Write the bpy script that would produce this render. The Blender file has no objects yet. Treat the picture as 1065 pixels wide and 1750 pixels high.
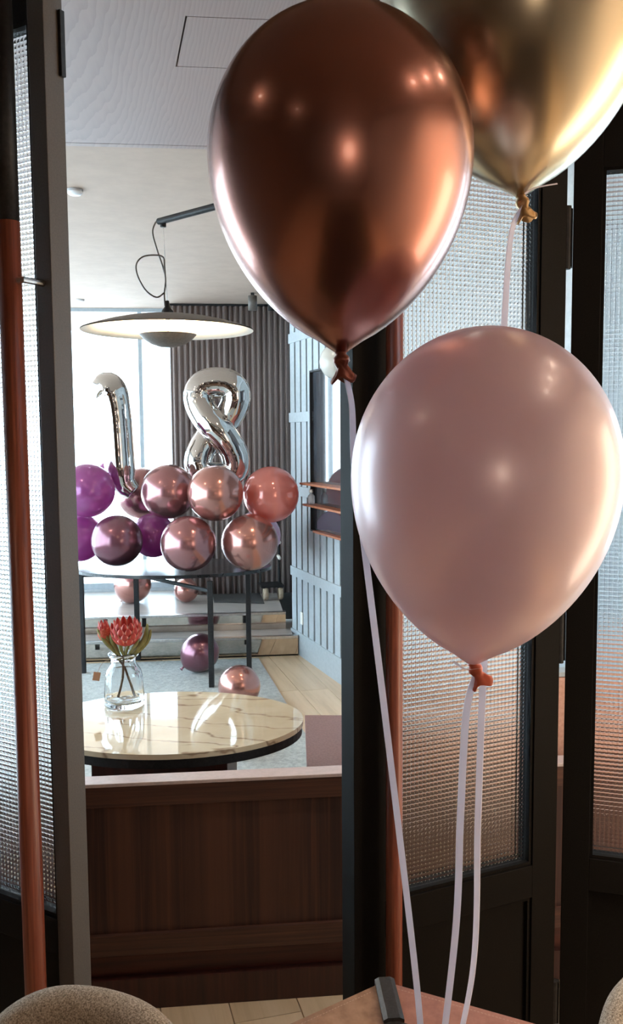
import bpy, bmesh, math, random
from mathutils import Vector, Matrix
random.seed(7)
PI = math.pi
S = bpy.context.scene
COL = S.collection

# ------------------------------------------------------------------ camera
W, H, F = 1065, 1750, 1500.0
CAM_Z = 1.6
PITCH = math.radians(4.95)
ROLL = math.radians(0.42)
_f = Vector((0, math.cos(PITCH), -math.sin(PITCH)))
_r0 = Vector((1, 0, 0)); _u0 = Vector((0, math.sin(PITCH), math.cos(PITCH)))
_r = _r0 * math.cos(ROLL) - _u0 * math.sin(ROLL)
_u = _u0 * math.cos(ROLL) + _r0 * math.sin(ROLL)
cam = bpy.data.cameras.new('camera'); camo = bpy.data.objects.new('camera', cam); COL.objects.link(camo)
cam.sensor_fit = 'HORIZONTAL'; cam.sensor_width = 36; cam.lens = 36 * F / W
cam.clip_start = 0.02
m = Matrix((( _r.x, _u.x, -_f.x, 0), (_r.y, _u.y, -_f.y, 0), (_r.z, _u.z, -_f.z, CAM_Z), (0, 0, 0, 1)))
camo.matrix_world = m
S.camera = camo

def ray(px, py):
    return _f + _r * ((px - W / 2) / F) - _u * ((py - H / 2) / F)
def at(px, py, Y):
    d = ray(px, py); return Vector((0, 0, CAM_Z)) + d * (Y / d.y)
def onz(px, py, z):
    d = ray(px, py); return Vector((0, 0, CAM_Z)) + d * ((z - CAM_Z) / d.z)

# ------------------------------------------------------------------ world, exposure
w = bpy.data.worlds.new('sky'); S.world = w; w.use_nodes = True
nt = w.node_tree; bg = nt.nodes['Background']
tc = nt.nodes.new('ShaderNodeTexCoord'); sp = nt.nodes.new('ShaderNodeSeparateXYZ'); rp = nt.nodes.new('ShaderNodeValToRGB')
nt.links.new(tc.outputs['Generated'], sp.inputs[0]); nt.links.new(sp.outputs['Z'], rp.inputs[0])
rp.color_ramp.elements[0].color = (0.66, 0.86, 1.0, 1); rp.color_ramp.elements[1].color = (0.52, 0.78, 1.0, 1)
nt.links.new(rp.outputs[0], bg.inputs[0]); bg.inputs[1].default_value = 9.0
S.view_settings.view_transform = 'Standard'; S.view_settings.look = 'None'
S.view_settings.gamma = 1; S.view_settings.use_curve_mapping = False
S.view_settings.exposure = 0.0
S.cycles.use_denoising = True
S.cycles.max_bounces = 14; S.cycles.transmission_bounces = 14; S.cycles.glossy_bounces = 6
S.cycles.sample_clamp_indirect = 6.0

# ------------------------------------------------------------------ materials
def mat(name, col, rough=0.5, metal=0.0, **k):
    M = bpy.data.materials.new(name); M.use_nodes = True
    b = M.node_tree.nodes['Principled BSDF']
    b.inputs['Base Color'].default_value = (*col, 1); b.inputs['Roughness'].default_value = rough
    b.inputs['Metallic'].default_value = metal
    for a, v in k.items():
        b.inputs[a.replace('_', ' ')].default_value = v
    return M
def N(M, t, **k):
    n = M.node_tree.nodes.new(t)
    for a, v in k.items(): setattr(n, a, v)
    return n
def L(M, a, b): M.node_tree.links.new(a, b)
def bsdf(M): return M.node_tree.nodes['Principled BSDF']
def coords(M, scale=(1, 1, 1), kind='Object'):
    t = N(M, 'ShaderNodeTexCoord'); mp = N(M, 'ShaderNodeMapping')
    mp.inputs['Scale'].default_value = scale; L(M, t.outputs[kind], mp.inputs[0]); return mp.outputs[0]
def ramp(M, fac, stops):
    r = N(M, 'ShaderNodeValToRGB'); e = r.color_ramp.elements
    while len(e) < len(stops): e.new(0.5)
    for i, (p, c) in enumerate(stops): e[i].position = p; e[i].color = (*c, 1)
    L(M, fac, r.inputs[0]); return r.outputs[0]
def noise(M, vec, scale, detail=4, rough=0.6, dist=0.0):
    n = N(M, 'ShaderNodeTexNoise'); n.inputs['Scale'].default_value = scale
    n.inputs['Detail'].default_value = detail; n.inputs['Roughness'].default_value = rough
    n.inputs['Distortion'].default_value = dist
    L(M, vec, n.inputs['Vector']); return n.outputs['Fac']
def bump(M, fac, strength=0.2, dist=0.002):
    b = N(M, 'ShaderNodeBump'); b.inputs['Strength'].default_value = strength; b.inputs['Distance'].default_value = dist
    L(M, fac, b.inputs['Height']); L(M, b.outputs[0], bsdf(M).inputs['Normal'])
def mixc(M, fac, a, b, mode='MIX'):
    n = N(M, 'ShaderNodeMix', data_type='RGBA', blend_type=mode)
    if isinstance(fac, (int, float)): n.inputs[0].default_value = fac
    else: L(M, fac, n.inputs[0])
    for i, v in ((6, a), (7, b)):
        if isinstance(v, tuple): n.inputs[i].default_value = (*v, 1)
        else: L(M, v, n.inputs[i])
    return n.outputs[2]
def grain(name, dark, mid, light, scale, rough=0.45, streak=None, bumpy=0.15):
    M = mat(name, mid, rough); v = coords(M, scale)
    f = noise(M, v, 1.0, 5, 0.65, 0.3)
    c = ramp(M, f, [(0.3, dark), (0.5, mid), (0.72, light)])
    if streak:
        f2 = noise(M, coords(M, streak), 1.0, 1, 0.5)
        c = mixc(M, ramp(M, f2, [(0.42, (0, 0, 0)), (0.62, (0.75, 0.75, 0.75))]), c, light)
    L(M, c, bsdf(M).inputs['Base Color']); bump(M, f, bumpy, 0.001); return M
def speckle(name, a, b, c, scale, rough=0.9, bumpy=0.4, d=0.004):
    M = mat(name, b, rough); f = noise(M, coords(M), scale, 3, 0.7)
    L(M, ramp(M, f, [(0.35, a), (0.5, b), (0.65, c)]), bsdf(M).inputs['Base Color']); bump(M, f, bumpy, d); return M

WALNUT_V = grain('walnut_vertical', (0.022, 0.0065, 0.0045), (0.042, 0.0135, 0.0085), (0.10, 0.034, 0.018), (75, 75, 1.2), 0.62, (9, 9, 0.05))
WALNUT_H = grain('walnut_horizontal', (0.034, 0.012, 0.008), (0.068, 0.024, 0.014), (0.12, 0.045, 0.024), (2.0, 60, 90), 0.55)
REDWOOD = grain('red_wood', (0.12, 0.030, 0.018), (0.21, 0.055, 0.030), (0.32, 0.10, 0.055), (160, 160, 3), 0.36)
REDDARK = grain('deep_red_wood', (0.035, 0.007, 0.004), (0.065, 0.013, 0.007), (0.09, 0.02, 0.01), (2, 60, 60), 0.5)
MAHOG = grain('dark_red_wood', (0.022, 0.006, 0.0045), (0.045, 0.011, 0.007), (0.07, 0.018, 0.011), (60, 60, 2), 0.45)
OAKS = [grain('pale_oak_%d' % i, tuple(x * k for x in (0.56, 0.39, 0.23)), tuple(x * k for x in (0.68, 0.50, 0.32)),
        tuple(x * k for x in (0.74, 0.56, 0.38)), (14, 1.1, 14), 0.36, None, 0.06) for i, k in enumerate((0.92, 1.0, 1.07))]
BLACK = speckle('black_paint', (0.0045, 0.0038, 0.0034), (0.006, 0.005, 0.0043), (0.008, 0.0066, 0.0058), 300, 0.65, 0.05, 0.0005); bsdf(BLACK).inputs['Specular IOR Level'].default_value = 0.1
EDGE = speckle('lit_black_paint', (0.075, 0.063, 0.054), (0.085, 0.071, 0.061), (0.095, 0.079, 0.068), 300, 0.45, 0.05, 0.0005); bsdf(EDGE).inputs['Specular IOR Level'].default_value = 0.3  # black door paint lightened: warm light on the left leaf's edge put into colour
BMETAL = speckle('black_metal', (0.010, 0.010, 0.011), (0.014, 0.014, 0.015), (0.02, 0.02, 0.021), 90, 0.5, 0.03, 0.0005); bsdf(BMETAL).inputs['Specular IOR Level'].default_value = 0.25
STEEL = speckle('brushed_steel', (0.55, 0.55, 0.55), (0.62, 0.61, 0.6), (0.7, 0.69, 0.68), 60, 0.28, 0.03, 0.0003); bsdf(STEEL).inputs['Metallic'].default_value = 1
MIRROR = speckle('polished_bronze', (0.52, 0.47, 0.43), (0.58, 0.53, 0.48), (0.64, 0.58, 0.53), 6, 0.05, 0.0, 0.0001); bsdf(MIRROR).inputs['Metallic'].default_value = 1
GREYWALL = speckle('pale_grey_paint', (0.36, 0.40, 0.42), (0.39, 0.43, 0.45), (0.42, 0.46, 0.48), 40, 0.4, 0.05, 0.0005)
GAP = speckle('panel_shadow_gap', (0.02, 0.022, 0.026), (0.026, 0.028, 0.033), (0.033, 0.036, 0.042), 40, 0.7)
CEIL = speckle('ceiling_plaster', (0.42, 0.315, 0.25), (0.44, 0.33, 0.262), (0.46, 0.345, 0.275), 6, 0.75, 0.03, 0.0005)
CREAM = speckle('cream_plaster', (0.66, 0.56, 0.46), (0.72, 0.62, 0.51), (0.76, 0.66, 0.55), 8, 0.8, 0.08, 0.001)
NEARCEIL = speckle('brown_timber_ceiling', (0.15, 0.10, 0.075), (0.18, 0.12, 0.09), (0.21, 0.14, 0.105), 12, 0.7, 0.08, 0.001)
DARKWALL = speckle('dark_plaster', (0.14, 0.105, 0.085), (0.16, 0.12, 0.10), (0.18, 0.135, 0.112), 8, 0.8, 0.08, 0.001)
RUG = speckle('woven_rug', (0.30, 0.31, 0.29), (0.38, 0.39, 0.37), (0.47, 0.48, 0.45), 45, 0.95, 0.5, 0.006)
MAT_DARK = speckle('dark_floor_mat', (0.03, 0.03, 0.03), (0.05, 0.048, 0.045), (0.07, 0.066, 0.06), 90)
STAGE = grain('grey_stage_boards', (0.32, 0.28, 0.25), (0.42, 0.37, 0.33), (0.5, 0.45, 0.4), (2, 20, 20), 0.3, None, 0.05)
MAUVE = speckle('mauve_leather', (0.21, 0.12, 0.115), (0.25, 0.145, 0.14), (0.29, 0.17, 0.16), 120, 0.42, 0.15, 0.0008)
LEDGE = speckle('pale_pink_ledge', (0.52, 0.42, 0.40), (0.56, 0.45, 0.43), (0.6, 0.48, 0.46), 60, 0.3, 0.02, 0.0003)
PEACH = speckle('peach_leather', (0.52, 0.26, 0.18), (0.58, 0.30, 0.21), (0.63, 0.34, 0.24), 90, 0.5, 0.12, 0.0008)
TAN = speckle('tan_leather', (0.25, 0.13, 0.075), (0.36, 0.20, 0.12), (0.44, 0.26, 0.165), 26, 0.42, 0.1, 0.0008)
PINKL = speckle('pink_brown_leather', (0.36, 0.15, 0.115), (0.41, 0.18, 0.135), (0.46, 0.21, 0.16), 40, 0.42, 0.1, 0.0008)
BLEATHER = speckle('black_leather', (0.02, 0.019, 0.019), (0.03, 0.028, 0.028), (0.045, 0.042, 0.042), 200, 0.33, 0.2, 0.0006)
THREAD = mat('pale_thread', (0.6, 0.42, 0.32), 0.8)
RIBBON = speckle('white_satin_ribbon', (0.86, 0.82, 0.86), (0.90, 0.85, 0.89), (0.92, 0.88, 0.91), 30, 0.42, 0.02, 0.0001)
LAMPGREY = speckle('grey_brown_enamel', (0.10, 0.085, 0.075), (0.125, 0.105, 0.09), (0.145, 0.122, 0.105), 120, 0.5, 0.05, 0.0004)
WHITE = speckle('white_enamel', (0.80, 0.75, 0.66), (0.83, 0.78, 0.69), (0.86, 0.8, 0.71), 30, 0.5, 0.02, 0.0003)
GLASS = mat('clear_glass', (0.97, 0.99, 1.0), 0.0, 0.0, Transmission_Weight=1.0, IOR=1.45)
REED = mat('cross_reeded_glass', (0.97, 0.99, 1.0), 0.02, 0.0, Transmission_Weight=1.0, IOR=1.47)
DARKGLASS = speckle('smoked_mirror', (0.05, 0.055, 0.065), (0.06, 0.065, 0.075), (0.07, 0.075, 0.085), 5, 0.06, 0.0, 0.0001)
bsdf(DARKGLASS).inputs['Specular IOR Level'].default_value = 1.0
bsdf(DARKGLASS).inputs['Coat Weight'].default_value = 1.0
ORANGE = speckle('orange_shelf_wood', (0.34, 0.12, 0.06), (0.42, 0.16, 0.085), (0.48, 0.19, 0.1), 30, 0.5)
# soffit with cathedral oak grain
def cathedral():
    M = mat('whitewashed_oak', (0.5, 0.44, 0.42), 0.5)
    v = coords(M); s = N(M, 'ShaderNodeSeparateXYZ'); L(M, v, s.inputs[0])
    def mth(op, a, b=None):
        n = N(M, 'ShaderNodeMath', operation=op)
        for i, q in enumerate((a, b)):
            if q is None: continue
            if isinstance(q, (int, float)): n.inputs[i].default_value = q
            else: L(M, q, n.inputs[i])
        return n.outputs[0]
    x = mth('SUBTRACT', mth('PINGPONG', mth('ADD', s.outputs[0], 5.85), 1.2), 0.6)
    wob = noise(M, coords(M, (7, 0.9, 7)), 1.0, 4, 0.6)
    q = mth('ADD', mth('MULTIPLY', mth('MULTIPLY', x, x), 14.0), mth('MULTIPLY', s.outputs[1], 1.4))
    q = mth('ADD', q, mth('MULTIPLY', wob, 0.55))
    r = mth('FRACT', mth('MULTIPLY', q, 9.0))
    fine = noise(M, coords(M, (120, 4, 120)), 1.0, 3, 0.6)
    c = ramp(M, mth('ADD', mth('MULTIPLY', r, 0.6), mth('MULTIPLY', fine, 0.4)), [(0.1, (0.43, 0.345, 0.33)), (0.5, (0.40, 0.32, 0.305)), (0.95, (0.34, 0.27, 0.255))])
    L(M, c, bsdf(M).inputs['Base Color']); bump(M, fine, 0.1, 0.0006); return M
SOFFIT = cathedral()
# marble
def marble():
    M = mat('cream_marble', (0.8, 0.7, 0.55), 0.04, 0.0, Coat_Weight=0.6, Coat_Roughness=0.02)
    wv = N(M, 'ShaderNodeTexWave', wave_type='BANDS', bands_direction='DIAGONAL'); wv.inputs['Scale'].default_value = 2.6
    wv.inputs['Distortion'].default_value = 9; wv.inputs['Detail'].default_value = 4; wv.inputs['Detail Scale'].default_value = 1.6
    L(M, coords(M, (0.6, 1.9, 1)), wv.inputs['Vector'])
    cl = noise(M, coords(M), 5, 3)
    base = ramp(M, cl, [(0.35, (0.70, 0.57, 0.38)), (0.65, (0.82, 0.71, 0.51))])
    c = mixc(M, ramp(M, wv.outputs['Fac'], [(0.0, (0.7,) * 3), (0.012, (0.3,) * 3), (0.04, (0,) * 3)]), base, (0.24, 0.12, 0.07))
    L(M, c, bsdf(M).inputs['Base Color']); return M
MARBLE = marble()
def weave(name, a, b, s=420):
    M = mat(name, a, 0.95); v = coords(M)
    w1 = N(M, 'ShaderNodeTexWave', bands_direction='X'); w1.inputs['Scale'].default_value = s / 6.28; L(M, v, w1.inputs['Vector'])
    w2 = N(M, 'ShaderNodeTexWave', bands_direction='Z'); w2.inputs['Scale'].default_value = s / 6.28; L(M, v, w2.inputs['Vector'])
    mm = N(M, 'ShaderNodeMath', operation='MULTIPLY'); L(M, w1.outputs['Fac'], mm.inputs[0]); L(M, w2.outputs['Fac'], mm.inputs[1])
    n = noise(M, coords(M, (90, 90, 420)), 1.0, 3, 0.7)
    ad = N(M, 'ShaderNodeMath', operation='ADD'); L(M, mm.outputs[0], ad.inputs[0]); L(M, n, ad.inputs[1])
    L(M, ramp(M, ad.outputs[0], [(0.45, a), (0.9, b)]), bsdf(M).inputs['Base Color']); bump(M, ad.outputs[0], 0.6, 0.0015); return M
TWEED = speckle('beige_tweed', (0.14, 0.105, 0.078), (0.36, 0.29, 0.22), (0.60, 0.50, 0.40), 420, 0.95, 0.6, 0.0015)
CURTAIN = weave('taupe_curtain', (0.19, 0.145, 0.13), (0.29, 0.23, 0.21), 250)
def chrome(name, col, rough, metal=1.0, coat=0.0, **k):
    M = mat(name, col, rough, metal, Coat_Weight=coat, Coat_Roughness=0.07, **k)
    f = noise(M, coords(M), 9, 2)
    L(M, ramp(M, f, [(0.3, tuple(x * 0.97 for x in col)), (0.7, tuple(min(1, x * 1.03) for x in col))]), bsdf(M).inputs['Base Color'])
    return M
FOIL = chrome('silver_foil', (0.62, 0.60, 0.58), 0.06)
bump(FOIL, noise(FOIL, coords(FOIL, (1, 1, 1)), 9, 1), 0.10, 0.01)

# ------------------------------------------------------------------ mesh helpers
def obj(name, bm, M=None, parent=None, smooth=False, loc=None, rotz=None, recalc=True):
    me = bpy.data.meshes.new(name)
    if recalc: bmesh.ops.recalc_face_normals(bm, faces=bm.faces[:])
    bm.to_mesh(me); bm.free()
    if M: me.materials.append(M)
    if smooth:
        for p in me.polygons: p.use_smooth = True
    o = bpy.data.objects.new(name, me); COL.objects.link(o)
    if parent: o.parent = parent
    if loc is not None: o.location = loc
    if rotz is not None: o.rotation_euler[2] = rotz
    return o
def thing(name, label, cat, loc=(0, 0, 0), rotz=0, group=None):
    o = bpy.data.objects.new(name, None); COL.objects.link(o); o.empty_display_size = 0.05
    o.location = loc; o.rotation_euler = (0, 0, rotz); tag(o, label, cat, group); return o
def tag(o, label, cat, group=None):
    o['label'] = label; o['category'] = cat
    if group: o['group'] = group
    return o
def struct(o, label=None):
    o['kind'] = 'structure'
    if label: o['label'] = label
    return o
def sroot(name, loc=(0, 0, 0), rotz=0, label=None):
    o = bpy.data.objects.new(name, None); COL.objects.link(o); o.location = loc; o.rotation_euler[2] = rotz
    return struct(o, label)
def add_box(bm, x0, x1, y0, y1, z0, z1, bev=0.0):
    r = bmesh.ops.create_cube(bm, size=1); vs = r['verts']
    for v in vs:
        v.co = Vector((x0 if v.co.x < 0 else x1, y0 if v.co.y < 0 else y1, z0 if v.co.z < 0 else z1))
    if bev:
        es = list({e for v in vs for e in v.link_edges})
        bmesh.ops.bevel(bm, geom=es, offset=bev, segments=2, affect='EDGES', profile=0.6)
def box(x0, x1, y0, y1, z0, z1, bev=0.0):
    bm = bmesh.new(); add_box(bm, x0, x1, y0, y1, z0, z1, bev); return bm
def lathe(prof, seg=48, caps=True, bm=None, mtx=None):
    bm = bm or bmesh.new(); rings = []
    for r, z in prof:
        if r < 1e-6: rings.append([bm.verts.new((0, 0, z))])
        else: rings.append([bm.verts.new((r * math.cos(2 * PI * i / seg), r * math.sin(2 * PI * i / seg), z)) for i in range(seg)])
    if mtx:
        for rg in rings:
            for v in rg: v.co = mtx @ v.co
    for a, b in zip(rings, rings[1:]):
        for i in range(seg):
            j = (i + 1) % seg
            if len(a) == 1 and len(b) == 1: continue
            if len(a) == 1: bm.faces.new((a[0], b[i], b[j]))
            elif len(b) == 1: bm.faces.new((a[i], a[j], b[0]))
            else: bm.faces.new((a[i], a[j], b[j], b[i]))
    if caps:
        for rg in (rings[0], rings[-1]):
            if len(rg) > 2: bm.faces.new(rg)
    return bm
def spline(pts, n):
    """Catmull-Rom through Vectors, n points per span"""
    P = [Vector(p) for p in pts]; out = []
    for i in range(len(P) - 1):
        a, b, c, d = P[max(i - 1, 0)], P[i], P[i + 1], P[min(i + 2, len(P) - 1)]
        for k in range(n):
            t = k / n
            out.append(0.5 * ((2 * b) + (c - a) * t + (2 * a - 5 * b + 4 * c - d) * t * t + (3 * b - a - 3 * c + d) * t ** 3))
    out.append(P[-1]); return out
def tube(path, rad, seg=10, closed=False, bm=None, up=Vector((0, 1, 0)), flat=1.0):
    bm = bm or bmesh.new(); n = len(path); rings = []
    for i, p in enumerate(path):
        a = path[(i - 1) % n] if closed or i > 0 else p
        b = path[(i + 1) % n] if closed or i < n - 1 else p
        t = (Vector(b) - Vector(a)).normalized()
        s = t.cross(up)
        if s.length < 1e-4: s = t.cross(Vector((1, 0, 0)))
        s.normalize(); q = s.cross(t).normalized()
        r = rad[i] if isinstance(rad, (list, tuple)) else rad
        rings.append([bm.verts.new(Vector(p) + s * (r * math.cos(2 * PI * k / seg)) + q * (r * flat * math.sin(2 * PI * k / seg))) for k in range(seg)])
    for i in range(n if closed else n - 1):
        a, b = rings[i], rings[(i + 1) % n]
        for k in range(seg):
            j = (k + 1) % seg; bm.faces.new((a[k], a[j], b[j], b[k]))
    if not closed:
        bm.faces.new(rings[0]); bm.faces.new(rings[-1])
    return bm
def prism(poly, z0, z1, bm=None):
    bm = bm or bmesh.new()
    lo = [bm.verts.new((x, y, z0)) for x, y in poly]; hi = [bm.verts.new((x, y, z1)) for x, y in poly]
    bm.faces.new(lo[::-1]); bm.faces.new(hi)
    for i in range(len(poly)):
        j = (i + 1) % len(poly); bm.faces.new((lo[i], lo[j], hi[j], hi[i]))
    return bm
def strip(path, width, side, th=0.0006):
    """flat ribbon: side = list of unit vectors across"""
    bm = bmesh.new(); rings = []
    for p, s in zip(path, side):
        t = Vector((0, 0, 1)); n = s.cross(t).normalized() * th
        h = s * (width / 2)
        rings.append([bm.verts.new(p - h - n), bm.verts.new(p + h - n), bm.verts.new(p + h + n), bm.verts.new(p - h + n)])
    for a, b in zip(rings, rings[1:]):
        for k in range(4): bm.faces.new((a[k], a[(k + 1) % 4], b[(k + 1) % 4], b[k]))
    bm.faces.new(rings[0]); bm.faces.new(rings[-1]); return bm
def emis(name, col, s):
    M = mat(name, col, 0.5); b = bsdf(M); b.inputs['Emission Color'].default_value = (*col, 1); b.inputs['Emission Strength'].default_value = s; return M

# ------------------------------------------------------------------ structure: far room
ANG = math.atan(0.1)                    # the partition, soffit and far wall run this way
def yline(y0, x): return y0 + 0.1 * x
CEIL_Z = 2.68
def wallx(d): return 0.19 - 0.36 * (d - 5.58)      # right wall of the far room

# floors: base slab and planks
fl = struct(obj('floor', box(-4, 4, -3.6, 9.0, -0.12, -0.012), OAKS[0]))
pang = math.atan(0.27)
PW, PG = 0.19, 0.0025
pm = []
for k in range(3):
    bm = box(0, PW - PG, 0, 1.9 - PG, -0.012, 0, 0.0015)
    me_o = obj('plank', bm, OAKS[k], fl); pm.append(me_o.data); bpy.data.objects.remove(me_o)
cs, sn = math.cos(pang), math.sin(pang)
for i in range(-8, 14):
    off = random.uniform(-1.9, 0)
    j = 0
    while True:
        u = i * PW; v = 0.9 + off + j * 1.9; j += 1
        if v > 6.9: break
        x = u * cs - v * sn; y = u * sn + v * cs
        if y > 6.3 or y < -1.2: continue
        o = bpy.data.objects.new('plank', pm[random.randrange(3)]); COL.objects.link(o); o.parent = fl
        o.location = (x, y, 0); o.rotation_euler[2] = pang

# low walnut wall
LW = sroot('wall_low', (0, 2.375, 0), ANG, 'low walnut partition wall behind the open doors')
x0, x1 = -2.6, 1.22
obj('top_rail', box(x0, x1, 0, 0.05, 0.592, 0.650, 0.002), WALNUT_H, LW)
obj('ledge', box(x0, x1, -0.002, 0.06, 0.650, 0.660, 0.002), LEDGE, LW)
obj('veneer_panel', box(x0, x1, 0.012, 0.05, 0.225, 0.592), WALNUT_V, LW)
obj('bottom_rail', box(x0, x1, 0, 0.05, 0.165, 0.225, 0.002), WALNUT_H, LW)
obj('recess_board', box(x0, x1, 0.03, 0.05, 0.09, 0.165), REDDARK, LW)
obj('toe_board', box(x0, x1, 0.008, 0.05, 0.0, 0.09, 0.002), MAHOG, LW)

# ceiling and soffit
struct(obj('ceiling', box(-4, 4, 2.3, 9, CEIL_Z, CEIL_Z + 0.1), CEIL))
SF = sroot('ceiling_soffit', (0, 0, 2.47), ANG, 'whitewashed oak soffit above the open doors')
s0, s1 = 1.70, 2.77
g = 0.004
_inv = SF.matrix_basis.inverted()
h0 = _inv @ onz(320, 29, 2.47); h1 = _inv @ onz(303, 114, 2.47)
hw = 0.52; y0_, y1_ = h0.y, h1.y; ye = s1 - 0.032
def hx(y, off): return h0.x + (h1.x - h0.x) * (y - y0_) / (y1_ - y0_) + off
sbm = bmesh.new()
prism([(-3.5, s0), (hx(s0, -g), s0), (hx(ye, -g), ye), (-3.5, ye)], 0, 0.03, sbm)
prism([(hx(s0, hw + g), s0), (3.5, s0), (3.5, ye), (hx(ye, hw + g), ye)], 0, 0.03, sbm)
prism([(hx(s0, -g), s0), (hx(s0, hw + g), s0), (hx(y0_ - g, hw + g), y0_ - g), (hx(y0_ - g, -g), y0_ - g)], 0, 0.03, sbm)
prism([(hx(y1_, -g), y1_), (hx(y1_, hw + g), y1_), (hx(ye, hw + g), ye), (hx(ye, -g), ye)], 0, 0.03, sbm)
obj('soffit_board', sbm, SOFFIT, SF)
obj('access_panel', prism([(hx(y0_, 0), y0_), (hx(y0_, hw), y0_), (hx(y1_ - 0.001, hw), y1_ - 0.001), (hx(y1_ - 0.001, 0), y1_ - 0.001)], 0.0005, 0.02), SOFFIT, SF)
obj('edge_strip', box(-3.5, 3.5, s1 - 0.028, s1, 0, 0.03), SOFFIT, SF)
obj('soffit_backing', box(-3.5, 3.5, s0 + 0.01, s1, 0.031, 0.26), GAP, SF)

# right panelled wall of the far room (from d=2.55 to 6.55), a return behind it
d0, d1 = 2.62, 6.50
p0 = Vector((wallx(d0), d0, 0)); p1 = Vector((wallx(d1), d1, 0)); wl = (p1 - p0).length
wang = math.atan2(p1.y - p0.y, p1.x - p0.x)
WR = sroot('wall_right', p0, wang, 'pale grey panelled wall of the far room')
# local x along wall (away), local +y faces the room (left)
obj('wall_core', box(0, wl, -0.12, 0.0, 0, CEIL_Z), GAP, WR)
def zcl(z): return z
rails = [(0.0, 0.17), (0.57, 0.64), (1.17, 1.24), (1.70, 1.77), (2.27, 2.34), (2.60, CEIL_Z)]
# niche opening on the wall: local x range
def wloc(d): return (Vector((wallx(d), d, 0)) - p0).length
nx0, nx1 = wloc(5.30), wloc(6.03); nz0, nz1 = 0.96, 2.03
for a, b in rails:
    if b > nz0 and a < nz1:
        obj('rail', box(0, nx0, 0, 0.022, a, b, 0.002), GREYWALL, WR); obj('rail', box(nx1, wl, 0, 0.022, a, b, 0.002), GREYWALL, WR)
    else: obj('rail', box(0, wl, 0, 0.022, a, b, 0.002), GREYWALL, WR)
pw = 0.125; n = int(wl / pw)
for i in range(n + 1):
    xa, xb = i * pw + 0.015, min((i + 1) * pw - 0.015, wl)
    if xb - xa < 0.02: continue
    for (a, b), (c, d) in zip(rails, rails[1:]):
        if xb > nx0 and xa < nx1 and d > nz0 and b < nz1:
            if b < nz0: obj('board', box(xa, xb, 0, 0.014, b, nz0 - 0.01), GREYWALL, WR)
            if c > nz1: obj('board', box(xa, xb, 0, 0.014, nz1 + 0.01, c), GREYWALL, WR)
            continue
        obj('board', box(xa, xb, 0, 0.014, b, c), GREYWALL, WR)
# smoked mirror display with shelves
DM = thing('wall_display', 'dark smoked-mirror display case with orange wood shelves on the panelled wall', 'wall display', p0, wang)
obj('mirror_back', box(nx0, nx1, 0.002, 0.012, nz0, nz1), DARKGLASS, DM)
fb = bmesh.new()
for a in ((nx0 - 0.012, nx0, nz0 - 0.012, nz1 + 0.012), (nx1, nx1 + 0.012, nz0 - 0.012, nz1 + 0.012), (nx0, nx1, nz0 - 0.012, nz0), (nx0, nx1, nz1, nz1 + 0.012)):
    add_box(fb, a[0], a[1], 0.002, 0.035, a[2], a[3])
obj('frame', fb, BMETAL, DM)
for z, dep, a in ((1.285, 0.12, 0.0), (1.14, 0.10, 0.0), (0.965, 0.07, 0.2)):
    obj('shelf', box(nx0 + 0.01, nx1 - a * 0.6 - 0.01, 0.0125, dep, z - 0.014, z, 0.002), ORANGE, DM)
bt = thing('bottle', 'small clear bottle with white cap on the dark display shelf', 'bottle', p0 + Vector((math.cos(wang) * (nx1 - 0.08), math.sin(wang) * (nx1 - 0.08), 1.1401)) + Vector((-math.sin(wang), math.cos(wang), 0)) * 0.06, wang)
obj('body', lathe([(0, 0), (0.022, 0), (0.024, 0.01), (0.024, 0.055), (0.010, 0.07), (0.010, 0.078)], 20), mat('frosted_bottle', (0.8, 0.8, 0.8), 0.2, 0, Transmission_Weight=0.5), bt, True)
obj('cap', lathe([(0.013, 0.0781), (0.013, 0.1), (0, 0.102)], 20), WHITE, bt, True)
# small frosted globe wall lamp (unlit) above the display
gl = thing('wall_globe', 'clear ribbed glass globe lamp on the panelled wall beside the black post', 'lamp', p0, wang)
gx = wloc(5.33)
obj('globe', lathe([(0.001, -0.10)] + [(0.085 * math.sin(PI * k / 14) * (1 + 0.02 * (k % 2)), -0.1 * math.cos(PI * k / 14)) for k in range(1, 14)] + [(0.001, 0.10)], 28), mat('opal_glass', (0.78, 0.75, 0.68), 0.12, 0, Transmission_Weight=0.35), gl, True, (gx, 0.15, 2.04))
obj('bracket', tube([Vector((gx, 0.023, 2.18)), Vector((gx, 0.15, 2.18)), Vector((gx, 0.15, 2.14))], 0.009, 8), BMETAL, gl)

# socket plate low on the wall
sk = tag(obj('socket_plate', box(0, 0.05, 0.0145, 0.021, 0.24, 0.33, 0.002), WHITE, None, False, p0, wang), 'small pale socket plate low on the panelled wall', 'socket')
sk.location = p0 + Vector((math.cos(wang), math.sin(wang), 0)) * wloc(6.25)

# return wall behind the panel and the far wall
struct(obj('wall_return', box(0, 0.1, 0, 1.5, 0, CEIL_Z), GREYWALL, None, False, (wallx(d1) + 0.055, d1 + 0.06, 0)))
BW = 7.62
WB = sroot('wall_back', (0, BW, 0), ANG, 'far wall with tall window')
obj('wall_panel', box(-1.17, 0.6, 0, 0.12, 0, CEIL_Z), GREYWALL, WB)
obj('wall_kerb', box(-3.9, -1.17, 0, 0.12, 0, 0.30), GREYWALL, WB)
W1 = sroot('window_1', (0, BW, 0), ANG, 'tall overexposed window at the end of the far room')
WF = speckle('window_frame_grey', (0.35, 0.4, 0.43), (0.38, 0.43, 0.46), (0.41, 0.46, 0.49), 30, 0.4)
fr = bmesh.new()
add_box(fr, -3.9, -1.17, 0.03, 0.09, 0.30, 0.35); add_box(fr, -3.9, -1.17, 0.03, 0.09, CEIL_Z - 0.03, CEIL_Z)
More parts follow.
